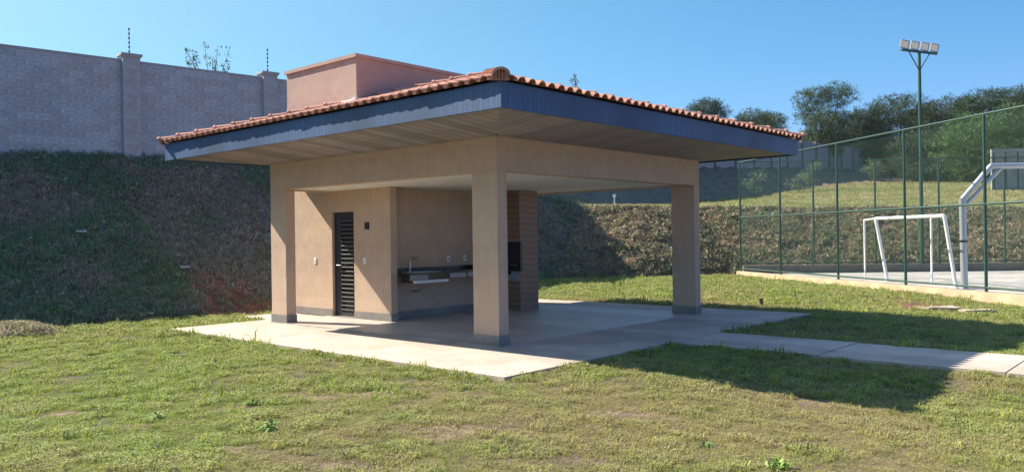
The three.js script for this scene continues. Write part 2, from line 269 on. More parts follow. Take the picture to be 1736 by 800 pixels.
{ // wash-room block: front wall with the door opening, pier, side and back walls
  const d0 = 4.92, d1 = 5.62, vw = 1.25, uL = 6.95;
  const front = part(PV, 'front_wall', mg([bx(3.83, d0, 0.012, HS, vw, vw + 0.15), bx(d1, uL, 0.012, HS, vw, vw + 0.15), bx(d0, d1, 2.06, HS, vw, vw + 0.15)]), M.wall);
  part(front, 'baseboard', bx(3.82, d0, 0.0125, 0.155, vw - 0.012, vw), M.base);
  part(front, 'baseboard', bx(d1, uL + 0.012, 0.0125, 0.155, vw - 0.012, vw), M.base);
  part(front, 'baseboard', bx(3.818, 3.83, 0.0125, 0.155, vw - 0.012, vw + 0.15), M.base);
  const kit = part(PV, 'kitchen_wall', bx(4.10, 4.24, 0.012, HB + 0.018, vw + 0.15, 4.74), M.wall);
  part(kit, 'baseboard', bx(4.088, 4.10, 0.0125, 0.155, vw + 0.15, 4.17), M.base);
  part(PV, 'side_wall', bx(uL - 0.14, uL, 0.012, HS, vw + 0.15, 5.3), M.wall);
  part(PV, 'back_wall', bx(4.24, uL - 0.14, 0.012, HS, 5.16, 5.3), M.wall);
  // louvred door
  const door = group(PV, 'door'), f = 0.045, z = vw + 0.075;
  part(door, 'door_frame', mg([bx(d0, d0 + f, 0.03, 2.06, z - 0.02, z + 0.03), bx(d1 - f, d1, 0.03, 2.06, z - 0.02, z + 0.03), bx(d0 + f, d1 - f, 2.06 - f, 2.06, z - 0.02, z + 0.03)]), M.door);
  part(door, 'stile', bx(d0 + f, d0 + f + 0.06, 0.03, 2.015, z - 0.01, z + 0.02), M.door);
  part(door, 'stile', bx(d1 - f - 0.17, d1 - f, 0.03, 2.015, z - 0.01, z + 0.02), M.door);
  part(door, 'rail', bx(d0 + f + 0.06, d1 - f - 0.17, 0.03, 0.10, z - 0.01, z + 0.02), M.door);
  part(door, 'rail', bx(d0 + f + 0.06, d1 - f - 0.17, 1.93, 2.015, z - 0.01, z + 0.02), M.door);
  part(door, 'threshold', bx(d0, d1, 0.0125, 0.03, vw - 0.01, vw + 0.15), M.base);
  part(door, 'backing', bx(d0 + f, d1 - f, 0.10, 1.93, z + 0.022, z + 0.03), M.black);
  const sg = new THREE.BoxGeometry(d1 - d0 - 2 * f - 0.23, 0.006, 0.05); metreUV(sg);
  for (let i = 0; i < 22; i++) { const s = part(door, 'slat', sg, M.slat); s.position.set((d0 + d1) / 2 - 0.055, 0.145 + i * 0.083, z - 0.004); s.rotation.x = 0.75; }
  part(door, 'handle', mg([tube([[d1 - f - 0.07, 1.02, z - 0.01], [d1 - f - 0.07, 1.02, z - 0.055]], 0.009), tube([[d1 - f - 0.07, 1.02, z - 0.055], [d1 - f - 0.18, 1.02, z - 0.055]], 0.009)]), M.steel);
  // small fittings on the wall
  const plate = (u, y, n) => { const p = part(PV, 'switch_plate', bx(u - 0.04, u + 0.04, y - 0.06, y + 0.06, vw - 0.012, vw), M.white); part(p, 'rocker', bx(u - 0.017, u + 0.017, y - 0.03, y + 0.03, vw - 0.017, vw - 0.012), n); };
  plate(6.19, 1.105, M.ceil); plate(4.585, 1.12, M.ceil);
  const vb = part(PV, 'wall_vent', bx(4.445, 4.56, 1.71, 1.84, vw - 0.02, vw), M.black); part(vb, 'grille', bx(4.46, 4.545, 1.725, 1.825, vw - 0.026, vw - 0.02), M.door);
  for (const v of [2.96, 3.425]) { const p = part(PV, 'socket_plate', bx(4.088, 4.10, 1.05, 1.17, v - 0.04, v + 0.04), M.white); part(p, 'outlet', bx(4.084, 4.088, 1.09, 1.13, v - 0.022, v + 0.022), M.graniteLight); }
  // granite counter with sink
  const ct = group(PV, 'counter'), c0 = 3.52, c1 = 4.10, ya = 0.86, yb = 0.895;
  part(ct, 'top', mg([bx(c0, c1, ya, yb, 2.32, 4.17), bx(c0, c1, ya, yb, vw + 0.15, 1.62), bx(c0, 3.62, ya, yb, 1.62, 2.32), bx(3.98, c1, ya, yb, 1.62, 2.32)]), M.granite);
  part(ct, 'front_apron', bx(c0 - 0.02, c0, 0.755, yb + 0.002, vw + 0.15, 4.17), M.granite);
  part(ct, 'backsplash', bx(c1 - 0.02, c1, yb, 0.97, vw + 0.15, 4.17), M.granite);
  const sink = part(ct, 'sink', mg([bx(3.62, 3.98, 0.70, 0.71, 1.62, 2.32), bx(3.615, 3.625, 0.70, yb + 0.004, 1.62, 2.32), bx(3.975, 3.985, 0.70, yb + 0.004, 1.62, 2.32), bx(3.625, 3.975, 0.70, yb + 0.004, 1.612, 1.622), bx(3.625, 3.975, 0.70, yb + 0.004, 2.318, 2.328)]), M.steel);
  part(sink, 'drain_pipe', tube([[3.8, 0.70, 1.95], [3.8, 0.56, 1.95], [3.9, 0.52, 1.98], [4.09, 0.52, 1.98]], 0.018), M.base);
  part(ct, 'tap', tube([[4.03, yb, 1.88], [4.03, 1.10, 1.88], [3.98, 1.17, 1.90], [3.86, 1.14, 1.92]], 0.013), M.steel);
  part(ct, 'support_panel', bx(c0, c0 + 0.04, 0.70, 0.755, 1.55, 2.4), M.white);
  for (const [a, b] of [[1.42, 1.86], [2.42, 2.85], [2.90, 3.10]]) part(ct, 'apron_panel', bx(c0 - 0.026, c0 - 0.0205, 0.765, 0.855, a, b), M.graniteLight);
  for (const v of [2.0, 3.3]) part(ct, 'bracket', bx(3.6, 4.09, 0.80, 0.86, v, v + 0.03), M.steel);
  // barbecue tower clad in wood-look boards
  const bq = group(PV, 'barbecue'), q0 = 3.25, q1 = 4.10, w0 = 4.17, w1 = 4.74;
  part(bq, 'core', bx(q0 + 0.012, q1 - 0.003, 0.0125, HB + 0.018, w0 + 0.012, w1 - 0.012), M.mortar);
  const r = rng(71); const rows = 12, bh = (HB + 0.018 - 0.0125) / rows;
  for (let i = 0; i < rows; i++) {
    const y0 = 0.0125 + i * bh + 0.001, y1 = y0 + bh - 0.002, pk = () => plankM[(r() * plankM.length) | 0], s = w0 + 0.1 + 0.37 * r();
    if (y1 < 0.83 || y0 > 1.42) part(bq, 'cladding_board', bx(q0 + 0.012, q1 - 0.003, y0, y1, w0, w0 + 0.012), pk());
    else part(bq, 'cladding_board', bx(3.6, q1 - 0.003, y0, y1, w0, w0 + 0.012), pk());
    part(bq, 'cladding_board', bx(q0, q0 + 0.012, y0, y1, w0, s - 0.001), pk()); part(bq, 'cladding_board', bx(q0, q0 + 0.012, y0, y1, s, w1), pk());
    part(bq, 'cladding_board', bx(q0 + 0.012, q1 - 0.003, y0, y1, w1 - 0.012, w1), pk());
  }
  const ins = part(bq, 'firebox_frame', mg([bx(3.21, 3.26, 0.825, 1.43, w0 - 0.04, w0 + 0.02), bx(3.56, 3.60, 0.825, 1.43, w0 - 0.04, w0 + 0.02), bx(3.26, 3.56, 1.38, 1.43, w0 - 0.04, w0 + 0.02), bx(3.26, 3.56, 0.825, 0.90, w0 - 0.04, w0 + 0.02)]), M.black);
  part(ins, 'glass_door', bx(3.26, 3.56, 0.90, 1.38, w0 - 0.02, w0 - 0.012), M.glass);
  part(ins, 'door_handle', bx(3.32, 3.50, 0.935, 0.955, w0 - 0.045, w0 - 0.02), M.steel);
}
{ // fascia, trim and boarded soffit
  const t = 0.04, fa = (n, a) => part(PV, n, bx(...a), M.fascia);
  fa('fascia', [E0, E1, EAVE - 0.02, FT, G0, G0 + t]); fa('fascia', [E0, E1, EAVE - 0.02, FT, G1 - t, G1]);
  fa('fascia', [E0, E0 + t, EAVE - 0.02, FT, G0 + t, G1 - t]); fa('fascia', [E1 - t, E1, EAVE - 0.02, FT, G0 + t, G1 - t]);
  const s = group(PV, 'soffit'), yi = HS - 0.012, yo = EAVE + 0.012, r = rng(9), bw = 0.2, gp = 0.006;
  const o = { u0: E0 + t, u1: E1 - t, v0: G0 + t, v1: G1 - t };
  // front and back strips: boards run across (along v); side strips: along u
  const strip = (lo, hi, inLo, inHi, edge, inner, alongV) => {
    const n = Math.round((hi - lo) / bw), st = (hi - lo) / n;
    for (let i = 0; i < n; i++) {
      const a = lo + i * st + gp, b = lo + (i + 1) * st - gp;
      const lim = (q) => { const k = q < inLo ? (inLo - q) / (inLo - lo) : q > inHi ? (q - inHi) / (hi - inHi) : 0; return lerp(inner, edge, k); };
      const y = (w) => lerp(yi, yo, (w - inner) / (edge - inner));
      const la = lim(a), lb = lim(b), sub = (edge > inner ? -1 : 1) * 0.004, e2 = edge + sub;
      if (Math.abs(la - e2) < 0.01 && Math.abs(lb - e2) < 0.01) continue;
      const c = alongV ? [[a, y(la), la], [b, y(lb), lb], [b, y(e2), e2], [a, y(e2), e2]] : [[la, y(la), a], [e2, y(e2), a], [e2, y(e2), b], [lb, y(lb), b]];
      part(s, 'soffit_board', plank4(c, 0.012), (alongV ? soffitM : soffitMx)[(r() * 5) | 0]);
    }
  };
  strip(o.u0, o.u1, 0, U, o.v0, 0, true); strip(o.u0, o.u1, 0, U, o.v1, V, true);
  strip(o.v0, o.v1, 0, V, o.u0, 0, false); strip(o.v0, o.v1, 0, V, o.u1, U, false);
  // dark backing above the board joints
  const lid = part(s, 'backing', bx(E0 + t, E1 - t, EAVE + 0.06, EAVE + 0.07, G0 + t, G1 - t), M.door); lid.name = 'backing';
}
{ // hip roof: barrel tiles on four faces, hip caps, water-tank housing
  const roof = group(PV, 'roof'), x0 = E0 - 0.06, x1 = E1 + 0.06, z0 = G0 - 0.06, z1 = G1 + 0.06, ax = (x0 + x1) / 2, az = (z0 + z1) / 2, ye = 3.325, ya = 4.57, r = rng(33);
  const deck = new THREE.BufferGeometry(); { const A = [x0 + .05, ye, z0 + .05], B = [x1 - .05, ye, z0 + .05], C = [x1 - .05, ye, z1 - .05], D = [x0 + .05, ye, z1 - .05], T = [ax, ya - 0.03, az]; deck.setAttribute('position', new THREE.Float32BufferAttribute([A, T, B, B, T, C, C, T, D, D, T, A].flat(), 3)); deck.computeVertexNormals(); metreUV(deck); }
  part(roof, 'deck', deck, tileM[0]);
  const cw = 0.186, ex = 0.36, len = 0.40, th = 0.012;
  const prof = []; for (let i = 0; i <= 8; i++) { const a = Math.PI * i / 8; prof.push([0.062 - 0.062 * Math.cos(a), 0.010 + 0.044 * Math.sin(a)]); } prof.push([0.150, 0.0], [0.196, 0.010]);
  const shp = new THREE.Shape([...prof.map(([x, y]) => new THREE.Vector2(x, y + th)), ...prof.slice().reverse().map(([x, y]) => new THREE.Vector2(x, y))]);
  const tileG = new THREE.ExtrudeGeometry(shp, { depth: len, bevelEnabled: false }); tileG.rotateX(0.045); tileG.translate(0, 0.022, 0); metreUV(tileG);
  const rest = []; let count = 0;
  // face frames: origin at eave start, axis along eave, axis up-slope (plan), half extents
  const faces = [
    { o: [x1, z0], e: [-1, 0], s: [0, 1], L: x1 - x0, D: az - z0, show: 1 }, { o: [x0, z0], e: [0, 1], s: [1, 0], L: z1 - z0, D: ax - x0, show: 1, flip: 1 },
    { o: [x0, z1], e: [1, 0], s: [0, -1], L: x1 - x0, D: z1 - az, show: 0 }, { o: [x1, z1], e: [0, -1], s: [-1, 0], L: z1 - z0, D: x1 - ax, show: 0 }];
  for (const f of faces) {
    const k = (ya - ye) / f.D, sl = Math.hypot(f.D, ya - ye), nr = Math.floor(sl / ex), nc = Math.floor(f.L / cw), off = (f.L - nc * cw) / 2;
    const X = new THREE.Vector3(f.e[0], 0, f.e[1]), Z = new THREE.Vector3(f.s[0], k, f.s[1]).normalize(), Y = new THREE.Vector3().crossVectors(Z, X).normalize();
    if (Y.y < 0) { X.negate(); Y.negate(); }
    const rev = X.x * f.e[0] + X.z * f.e[1] < 0;
    for (let row = 0; row < nr; row++) for (let c = 0; c < nc; c++) {
      const t = off + c * cw, d = row * ex / sl * f.D, mid = t + cw / 2, lim = d / f.D * f.L / 2;
      const limT = Math.min(f.D, d + len / sl * f.D) / f.D * f.L / 2;
      if (t + cw < lim + 0.01 || t > f.L - lim - 0.01) continue;
      const tt = rev ? t + cw : t, jit = (r() - 0.5) * 0.012;
      const O = new THREE.Vector3(f.o[0] + f.e[0] * tt + f.s[0] * d, ye + k * d, f.o[1] + f.e[1] * tt + f.s[1] * d);
      const m = new THREE.Matrix4().makeBasis(X, Y, Z).setPosition(O.addScaledVector(Z, jit).addScaledVector(Y, (r() - 0.5) * 0.006));
      if (t < limT + 0.01 || t + cw > f.L - limT - 0.01) {   // tile cut along the hip
        const q = f.L / 2 / f.D, T = (p) => (p[0] - f.o[0]) * f.e[0] + (p[2] - f.o[1]) * f.e[1], Dd = (p) => (p[0] - f.o[0]) * f.s[0] + (p[2] - f.o[1]) * f.s[1];
        const g = clipGeo(tileG.clone().applyMatrix4(m), [(p) => T(p) - Dd(p) * q, (p) => f.L - T(p) - Dd(p) * q]); if (!g) continue;
        if (f.show && row < 3 && count < 296) { part(roof, 'roof_tile', g, tileM[(r() * 6) | 0]); count++; } else rest.push(g);
        continue;
      }
      if (f.show && row < 3 && count < 296) { const p = part(roof, 'roof_tile', tileG, tileM[(r() * 6) | 0]); p.applyMatrix4(m); count++; }
      else rest.push(tileG.clone().applyMatrix4(m));
    }
  }
  const rt = part(roof, 'upper_roof_tiles', mg(rest), tileM[1]); rt.userData.kind = 'stuff';
  // hip caps
  const capG = (() => { const gs = [], n = 12, Lc = 0.42, ra = 0.092, rb = 0.076; const ring = (z, q, lift) => Array.from({ length: n + 1 }, (_, i) => { const a = Math.PI * i / n; return [q * Math.cos(a), lift + q * 0.8 * Math.sin(a), z]; });
    const sect = [ring(0, ra + 0.016, 0.02), ring(0.05, ra + 0.016, 0.02), ring(0.05, ra, 0.02), ring(Lc, rb, 0.0), ring(Lc, rb - 0.015, 0), ring(0, ra - 0.02, 0.02), ring(0, ra + 0.016, 0.02)], pos = [];
    for (let s = 0; s < sect.length - 1; s++) for (let i = 0; i < n; i++) { const a = sect[s][i], b = sect[s][i + 1], c = sect[s + 1][i], d = sect[s + 1][i + 1]; pos.push(...a, ...b, ...c, ...b, ...d, ...c); }
    const g = new THREE.BufferGeometry(); g.setAttribute('position', new THREE.Float32BufferAttribute(pos, 3)); g.computeVertexNormals(); return metreUV(g); })();
  const T = new THREE.Vector3(ax, ya + 0.045, az);
  for (const [cx, cz] of [[x0, z0], [x1, z0], [x0, z1], [x1, z1]]) {
    const A = new THREE.Vector3(cx, ye + 0.045, cz), Z = T.clone().sub(A), L = Z.length(); Z.normalize(); const X = new THREE.Vector3().crossVectors(new THREE.Vector3(0, 1, 0), Z).normalize(), Y = new THREE.Vector3().crossVectors(Z, X);
    for (let d = -0.02; d < L - 0.2; d += 0.345) { const O = A.clone().addScaledVector(Z, d); if (O.x > 4.4 && O.z > 0.92 && O.x < 6.9 && O.z < 4.35) continue; const p = part(roof, 'hip_tile', capG, tileM[(r() * 6) | 0]); p.applyMatrix4(new THREE.Matrix4().makeBasis(X, Y, Z).setPosition(O)); }
    const e = part(roof, 'hip_end', mg([bx(-0.10, 0.10, -0.05, 0.04, 0.02, 0.06), ...[-0.06, -0.02, 0.02, 0.06].map((x) => tube([[x, -0.02, 0.01], [x * 0.8, 0.09, 0.01]], 0.012, 6))]), tileM[2]); e.applyMatrix4(new THREE.Matrix4().makeBasis(X, Y, Z).setPosition(A));
  }
  part(roof, 'apex_cap', new THREE.SphereGeometry(0.11, 14, 8, 0, Math.PI * 2, 0, Math.PI / 2).translate(ax, ya + 0.02, az), tileM[3]);
  const box = part(PV, 'tank_housing', bx(4.45, 6.75, 3.4, 4.90, 1.0, 4.3), M.tank);
  part(box, 'coping', bx(4.41, 6.79, 4.90, 4.965, 0.96, 4.34), M.tank);
  part(box, 'flashing', mg([bx(4.40, 4.95, 4.02, 4.11, 0.90, 1.0), bx(4.37, 4.45, 4.02, 4.13, 0.9, 1.2)]), M.white);
}

// ---------------------------------------------------------------- boundary wall of concrete blocks (left) and its far run
{
  const v0 = -12, v1 = 6.5, H = 6.6, A = [pl(wallLine, v0), v0], B = [pl(wallLine, v1), v1], L = Math.hypot(B[0] - A[0], B[1] - A[1]);
  const p0 = W(A[0], 0, A[1]), p1 = W(B[0], 0, B[1]), ang = Math.atan2(-(p1.z - p0.z), p1.x - p0.x);
  const wl = thing('block_wall', 'tall grey concrete block wall on top of the shaded slope', 'wall', p0, ang);
  // local x along the wall, local +z faces the pavilion
  const n = Math.floor(L / 0.4), yb = 3.5, courses = Math.floor((H - 0.06 - yb) / 0.2), r = rng(12), shared = [bx(-0.1965, 0.1965, -0.0965, 0.0965, -0.07, 0.07)], half = bx(-0.095, 0.095, -0.094, 0.094, -0.07, 0.07), rest = [];
  part(wl, 'mortar_core', bx(0, L, yb - 1.2, H - 0.06, -0.06, 0.064), M.mortar);
  let cnt = 0; const pil = [0.1, 4.6, 9.05, 13.55, 17.62];
  const cand = [];
  for (let c = 0; c < courses; c++) for (let i = 0; i < n; i++) cand.push([i * 0.4 + 0.2 + (c % 2 ? 0.2 : 0), H - 0.06 - 0.1 - c * 0.2]);
  for (const [x, y] of cand) {
    const m = blockM[Math.min(6, Math.max(0, Math.floor(7 * (1.5 * fbm(x * 0.35, y * 5.1, 2) - 0.25) + 2.2 * (r() - 0.5))))];
    if (x > 10.0 && x < L - 0.25 && cnt < 300 && y > 3.7) { const b = part(wl, 'block', shared[0], m); b.position.set(x, y, (r() - 0.5) * 0.003); cnt++; } else if (x < L - 0.2) rest.push(shared[0].clone().translate(x, y, (r() - 0.5) * 0.006));
  }
  const rs = part(wl, 'remaining_blocks', mg(rest), blockM[2]); rs.userData.kind = 'stuff';
  part(wl, 'coping', bx(0, L, H - 0.06, H, -0.085, 0.085), M.mortar);
  for (const x of pil) { const p = part(wl, 'pillar', bx(x - 0.23, x + 0.23, yb - 1, H + 0.06, -0.2, 0.2), blockM[1]); part(p, 'cap', mg([bx(x - 0.25, x + 0.25, H + 0.06, H + 0.10, -0.22, 0.22), bx(x - 0.28, x + 0.28, H + 0.10, H + 0.16, -0.25, 0.25)]), blockM[0]); }
  for (const [i, lab] of [[3, 'thin electric fence rod with insulators on the block wall pillar left of the roof'], [4, 'thin electric fence rod on the pillar beside the tank housing']]) {
    const q = p0.clone().add(new THREE.Vector3(Math.cos(ang) * pil[i], H + 0.16, -Math.sin(ang) * pil[i]));
    const t = thing('fence_rod', lab, 'rod', q, ang, 'electric fence rods on the wall');
    part(t, 'rod', tube([[0, 0, 0], [0, 0.76, 0]], 0.009, 6), M.galv);
    for (let k = 0; k < 6; k++) part(t, 'insulator', new THREE.CylinderGeometry(0.022, 0.022, 0.06, 8).translate(0, 0.09 + k * 0.125, 0), M.black);
  }
  // the run that is hidden behind the pavilion and the far run with slim pilasters
  const run = (name, label, va, vb, step, thick, hgt) => {
    const t = thing(name, label, 'wall', new THREE.Vector3()); const segs = []; let last = null;
    for (let v = va; v <= vb + 0.01; v += step) { const u = pl(wallLine, v), b = pl(wallBase, v), q = W(u, b, v); if (last) { const len = Math.hypot(q.x - last.x, q.z - last.z), a = Math.atan2(-(q.z - last.z), q.x - last.x), yb2 = Math.min(q.y, last.y) - 0.8, top = (q.y + last.y) / 2 + (v > 14 && v < 58.1 ? 3.5 : hgt);
      const g = bx(0, len, yb2, top, -0.07, 0.07).rotateY(a).translate(last.x, 0, last.z); part(t, 'wall_panel', g, M.farWall);
      part(t, 'pilaster', bx(-0.17, 0.17, yb2, top + 0.12, -0.17, 0.17).rotateY(a).translate(last.x, 0, last.z), M.lowWall); } last = q; }
  };
  run('boundary_wall', 'grey block boundary wall continuing behind the pavilion roof', 6.5, 58, 51.5 / 11, 0.14, 2.55);
  run('boundary_wall', 'long grey far wall with pilasters below the trees', 58, 136, 4.4, 0.14, 2.9);
}

// ---------------------------------------------------------------- court kerb, fences, floodlight, goal, basketball stand
{
  const c = COURT.c, dirF = new THREE.Vector3(0.19, 0, 0.982).normalize(), dirB = new THREE.Vector3(0.9985, 0, 0.055).normalize(), corner = P3(c[0], 0, c[1]);
  const aF = Math.atan2(-dirF.z, dirF.x), aB = Math.atan2(-dirB.z, dirB.x);
  const k = solo('court_kerb', mg([0, 1, 2, 3, 4].map((i) => bx(i * 5 + (i ? 0.004 : -0.1), i * 5 + 4.996, -0.4, 0.09, -0.14, 0.14))), M.curb, 'low cream concrete kerb under the green court fence', 'kerb', corner, aF);
  solo('retaining_kerb', bx(0.1, 30, -0.3, 0.30, -0.16, 0.12), M.lowWall, 'low brown retaining wall behind the sports court', 'retaining wall', corner, aB);
  const fence = (label, ang, y, posts, hgt, x1, rails, rr) => {
    const t = thing('court_fence', label, 'fence', corner.clone().setY(y), ang);
    for (const x of posts) part(t, 'post', new THREE.CylinderGeometry(0.036, 0.036, hgt, 10).translate(x, hgt / 2, 0), M.green);
    for (const q of rails) part(t, 'rail', tube([[-0.02, q, 0], [x1, q, 0]], rr, 8), M.green);
    // chain-link: zigzag wires
    const pitch = 0.085, cols = Math.floor(x1 / pitch), rows = Math.floor((hgt - 0.1) / pitch), rad = 0.0013, pos = [];
    for (let i = 0; i < cols; i++) for (let j = 0; j < rows; j++) for (const s of [0, 1]) {
      const xa = (i + ((j + s) % 2 ? 1 : 0)) * pitch, xb = (i + ((j + s) % 2 ? 0 : 1)) * pitch, ya = 0.06 + j * pitch, yb = ya + pitch;
      const nx = (yb - ya), ny = -(xb - xa), L = Math.hypot(nx, ny), ox = nx / L * rad, oy = ny / L * rad;
      pos.push(xa - ox, ya - oy, 0, xa + ox, ya + oy, 0, xb + ox, yb + oy, 0, xa - ox, ya - oy, 0, xb + ox, yb + oy, 0, xb - ox, yb - oy, 0);
    }
    const g = new THREE.BufferGeometry(); g.setAttribute('position', new THREE.Float32BufferAttribute(pos, 3)); g.computeVertexNormals();
    const m = part(t, 'chain_link_mesh', g, M.wire); m.userData.kind = 'stuff';
  };
  fence('green chain link fence with a mid rail along the near side of the court', aF, 0.09, [0, 2.95, 6.33, 9.4, 12.2, 15.1, 18.1], 4.15, 18.1, [4.15, 2.05, 0.10], 0.026);
  fence('green chain link fence along the far side of the court before the bank', aB, 0.30, [2.75, 5.05, 7.4, 9.8, 12.2, 14.6], 3.95, 15, [3.95, 0.08], 0.02);
  // floodlight mast
  const fl = thing('floodlight_mast', 'tall green mast with four floodlights on a crossbar', 'floodlight', P3(15.55, 0.2, 30.5), 0);
  part(fl, 'pole', new THREE.CylinderGeometry(0.055, 0.075, 8.1, 14).translate(0, 4.05, 0), M.green);
  const bar = group(fl, 'crossbar'); bar.position.set(0, 8.12, 0); bar.rotation.y = 0.42;
  part(bar, 'bar', bx(-0.95, 0.95, -0.04, 0.04, -0.04, 0.04), M.green);
  for (const s of [-1, 1]) part(bar, 'brace', tube([[s * 0.55, -0.04, 0], [0, -0.72, 0]], 0.02, 8), M.green);
  for (let i = 0; i < 4; i++) {
    const g = group(fl, 'lamp'); g.position.set(0, 8.12, 0).add(new THREE.Vector3(-0.80 + i * 0.53, 0.21, 0.03).applyAxisAngle(new THREE.Vector3(0, 1, 0), 0.42)); g.rotation.order = 'YXZ'; g.rotation.set(0.18, 0.30, -0.12);
    part(g, 'housing', mg([bx(-0.19, 0.19, -0.14, 0.14, -0.03, 0.0), bx(-0.19, -0.165, -0.15, 0.15, 0, 0.02), bx(0.165, 0.19, -0.15, 0.15, 0, 0.02), bx(-0.165, 0.165, 0.125, 0.15, 0, 0.02), bx(-0.165, 0.165, -0.15, -0.125, 0, 0.02)]), M.base);
    part(g, 'lens', bx(-0.165, 0.165, -0.125, 0.125, 0.0, 0.008), M.lampGlass); part(g, 'stirrup', bx(-0.02, 0.02, -0.24, -0.15, -0.04, -0.01), M.green);
  }
  // football goal
  const gl = thing('football_goal', 'white tubular football goal standing on the court', 'goal', P3(11.52, 0, 24.7), 0);
  const q = (X, y, F) => [X - 11.52, y, -(F - 24.7)], A = [11.52, 24.7], At = [11.18, 24.7], B = [11.86, 21.5], Bt = [11.57, 21.5], Cc = [11.49, 26.2], D = [12.1, 23.2], gh = 1.93;
  part(gl, 'post', tube([q(A[0], 0, A[1]), q(At[0], gh, At[1])], 0.048), M.goal); part(gl, 'post', tube([q(B[0], 0, B[1]), q(Bt[0], gh, Bt[1])], 0.048), M.goal);
  part(gl, 'crossbar', tube([q(At[0], gh, At[1]), q(Bt[0], gh, Bt[1])], 0.048), M.goal);
  part(gl, 'back_support', tube([q(Cc[0], 0, Cc[1]), q(Cc[0], gh - 0.02, Cc[1])], 0.028), M.goal); part(gl, 'back_support', tube([q(D[0], 0, D[1]), q(D[0], gh - 0.02, D[1])], 0.028), M.goal);
  part(gl, 'top_bar', tube([q(At[0], gh, At[1]), q(Cc[0], gh - 0.02, Cc[1])], 0.028), M.goal); part(gl, 'top_bar', tube([q(Bt[0], gh, Bt[1]), q(D[0], gh - 0.02, D[1])], 0.028), M.goal);
  part(gl, 'ground_bar', tube([q(A[0], 0.02, A[1]), q(Cc[0], 0.02, Cc[1])], 0.024), M.goal); part(gl, 'ground_bar', tube([q(B[0], 0.02, B[1]), q(D[0], 0.02, D[1])], 0.024), M.goal);
  // basketball stand
  const st = thing('basketball_stand', 'galvanised steel basketball stand with a bent arm beside the goal', 'basketball stand', P3(11.83, 0, 21.05), 0);
  part(st, 'post', mg([tube([[0, 0, 0], [-0.02, 2.36, 0]], 0.085, 14), bx(-0.2, 0.2, 0, 0.02, -0.2, 0.2)]), M.galv);
  part(st, 'arm', tube([[-0.02, 2.34, 0], [0.74, 3.2, 0], [2.6, 3.2, 0.1]], 0.075, 12), M.galv);
  part(st, 'brace', tube([[0.06, 2.2, 0.0], [0.98, 3.13, 0.0]], 0.05, 10), M.galv);
  part(st, 'clamp', new THREE.CylinderGeometry(0.092, 0.092, 0.06, 14).translate(-0.008, 1.25, 0), M.black);
  const bb = part(st, 'backboard', bx(2.6, 2.63, 2.75, 3.8, -0.8, 1.0), M.goal); part(bb, 'hoop_ring', new THREE.TorusGeometry(0.225, 0.01, 6, 24).rotateX(Math.PI / 2).translate(2.9, 3.0, 0.1), std(0.6, 0.1, 0.03));
  // panel fence on the terrace
  const ph = ground(33.6, 56), pf = thing('panel_fence', 'pale grey panel fence with dark ribs on the terrace at the right edge', 'fence', P3(33.55, ph, 56), -0.12);
  for (let i = 0; i < 5; i++) part(pf, 'panel', bx(0.12 + i * 0.78, 0.82 + i * 0.78, 0.05, 2.7, -0.03, 0.03), M.panel);
  for (let i = 0; i < 6; i++) part(pf, 'rib', bx(0.02 + i * 0.78, 0.12 + i * 0.78, 0.02, 2.72, -0.06, 0.02), M.door);
  part(pf, 'frame', mg([bx(-0.1, 0.02, 0, 2.95, -0.08, 0.08), bx(0.02, 4.1, 2.72, 2.95, -0.08, 0.08)]), M.panel);
}

// ---------------------------------------------------------------- small things on the ground
{
  const at = (X, F, dy = 0) => P3(X, ground(X, F) + dy, F);
  solo('pipe_stub', mg([new THREE.CylinderGeometry(0.045, 0.05, 0.2, 10).translate(0, 0.06, 0), new THREE.CylinderGeometry(0.06, 0.06, 0.03, 10).translate(0, 0.16, 0)]), M.wood, 'short brown pipe stub in the grass behind the slab', 'stub', at(5.55, 18.0));
  const rough = (w, h, d, s) => { const g = new THREE.BoxGeometry(w, h, d, 6, 1, 4), p = g.attributes.position; for (let i = 0; i < p.count; i++) { const k = 1 + 0.28 * (noise(p.getX(i) * 3 + s, p.getZ(i) * 5 + s) - 0.5); p.setX(i, p.getX(i) * k); p.setZ(i, p.getZ(i) * (2 - k)); p.setY(i, p.getY(i) + 0.03 * (noise(p.getX(i) * 5, p.getZ(i) * 5 + s) - 0.5)); } g.computeVertexNormals(); return metreUV(g); };
  solo('stone_slab', rough(0.75, 0.05, 0.4, 2), M.stone, 'pale broken stone slab lying by the red soil, left piece', 'stone', at(8.95, 16.9, 0.035), 0.1, 'broken slabs by the kerb');
  solo('stone_slab', rough(0.62, 0.05, 0.34, 7), M.stone, 'pale broken stone slab lying by the red soil, right piece', 'stone', at(9.55, 16.55, 0.03), -0.15, 'broken slabs by the kerb');
  const scrap = (X, F, l) => { const g = new THREE.PlaneGeometry(0.22, 0.09, 6, 3), p = g.attributes.position; for (let i = 0; i < p.count; i++) p.setZ(i, 0.04 * noise(p.getX(i) * 14 + X, p.getY(i) * 14)); g.rotateX(-1.0); g.computeVertexNormals(); solo('paper_scrap', g, M.graniteLight, l, 'litter', at(X, F, 0.14), 0.2, 'litter on the slope'); };
  scrap(-9.75, 18.2, 'white scrap of litter on the shaded slope, left one'); scrap(-7.45, 18.3, 'small white scrap of litter on the shaded slope nearer the roof');
  solo('marker_stake', mg([bx(-0.02, 0.02, -0.1, 0.55, -0.02, 0.02), bx(-0.07, 0.07, 0.42, 0.56, -0.025, -0.02)]), M.white, 'small white stake on the terrace edge seen under the roof', 'stake', at(4.55, 35.5));
}

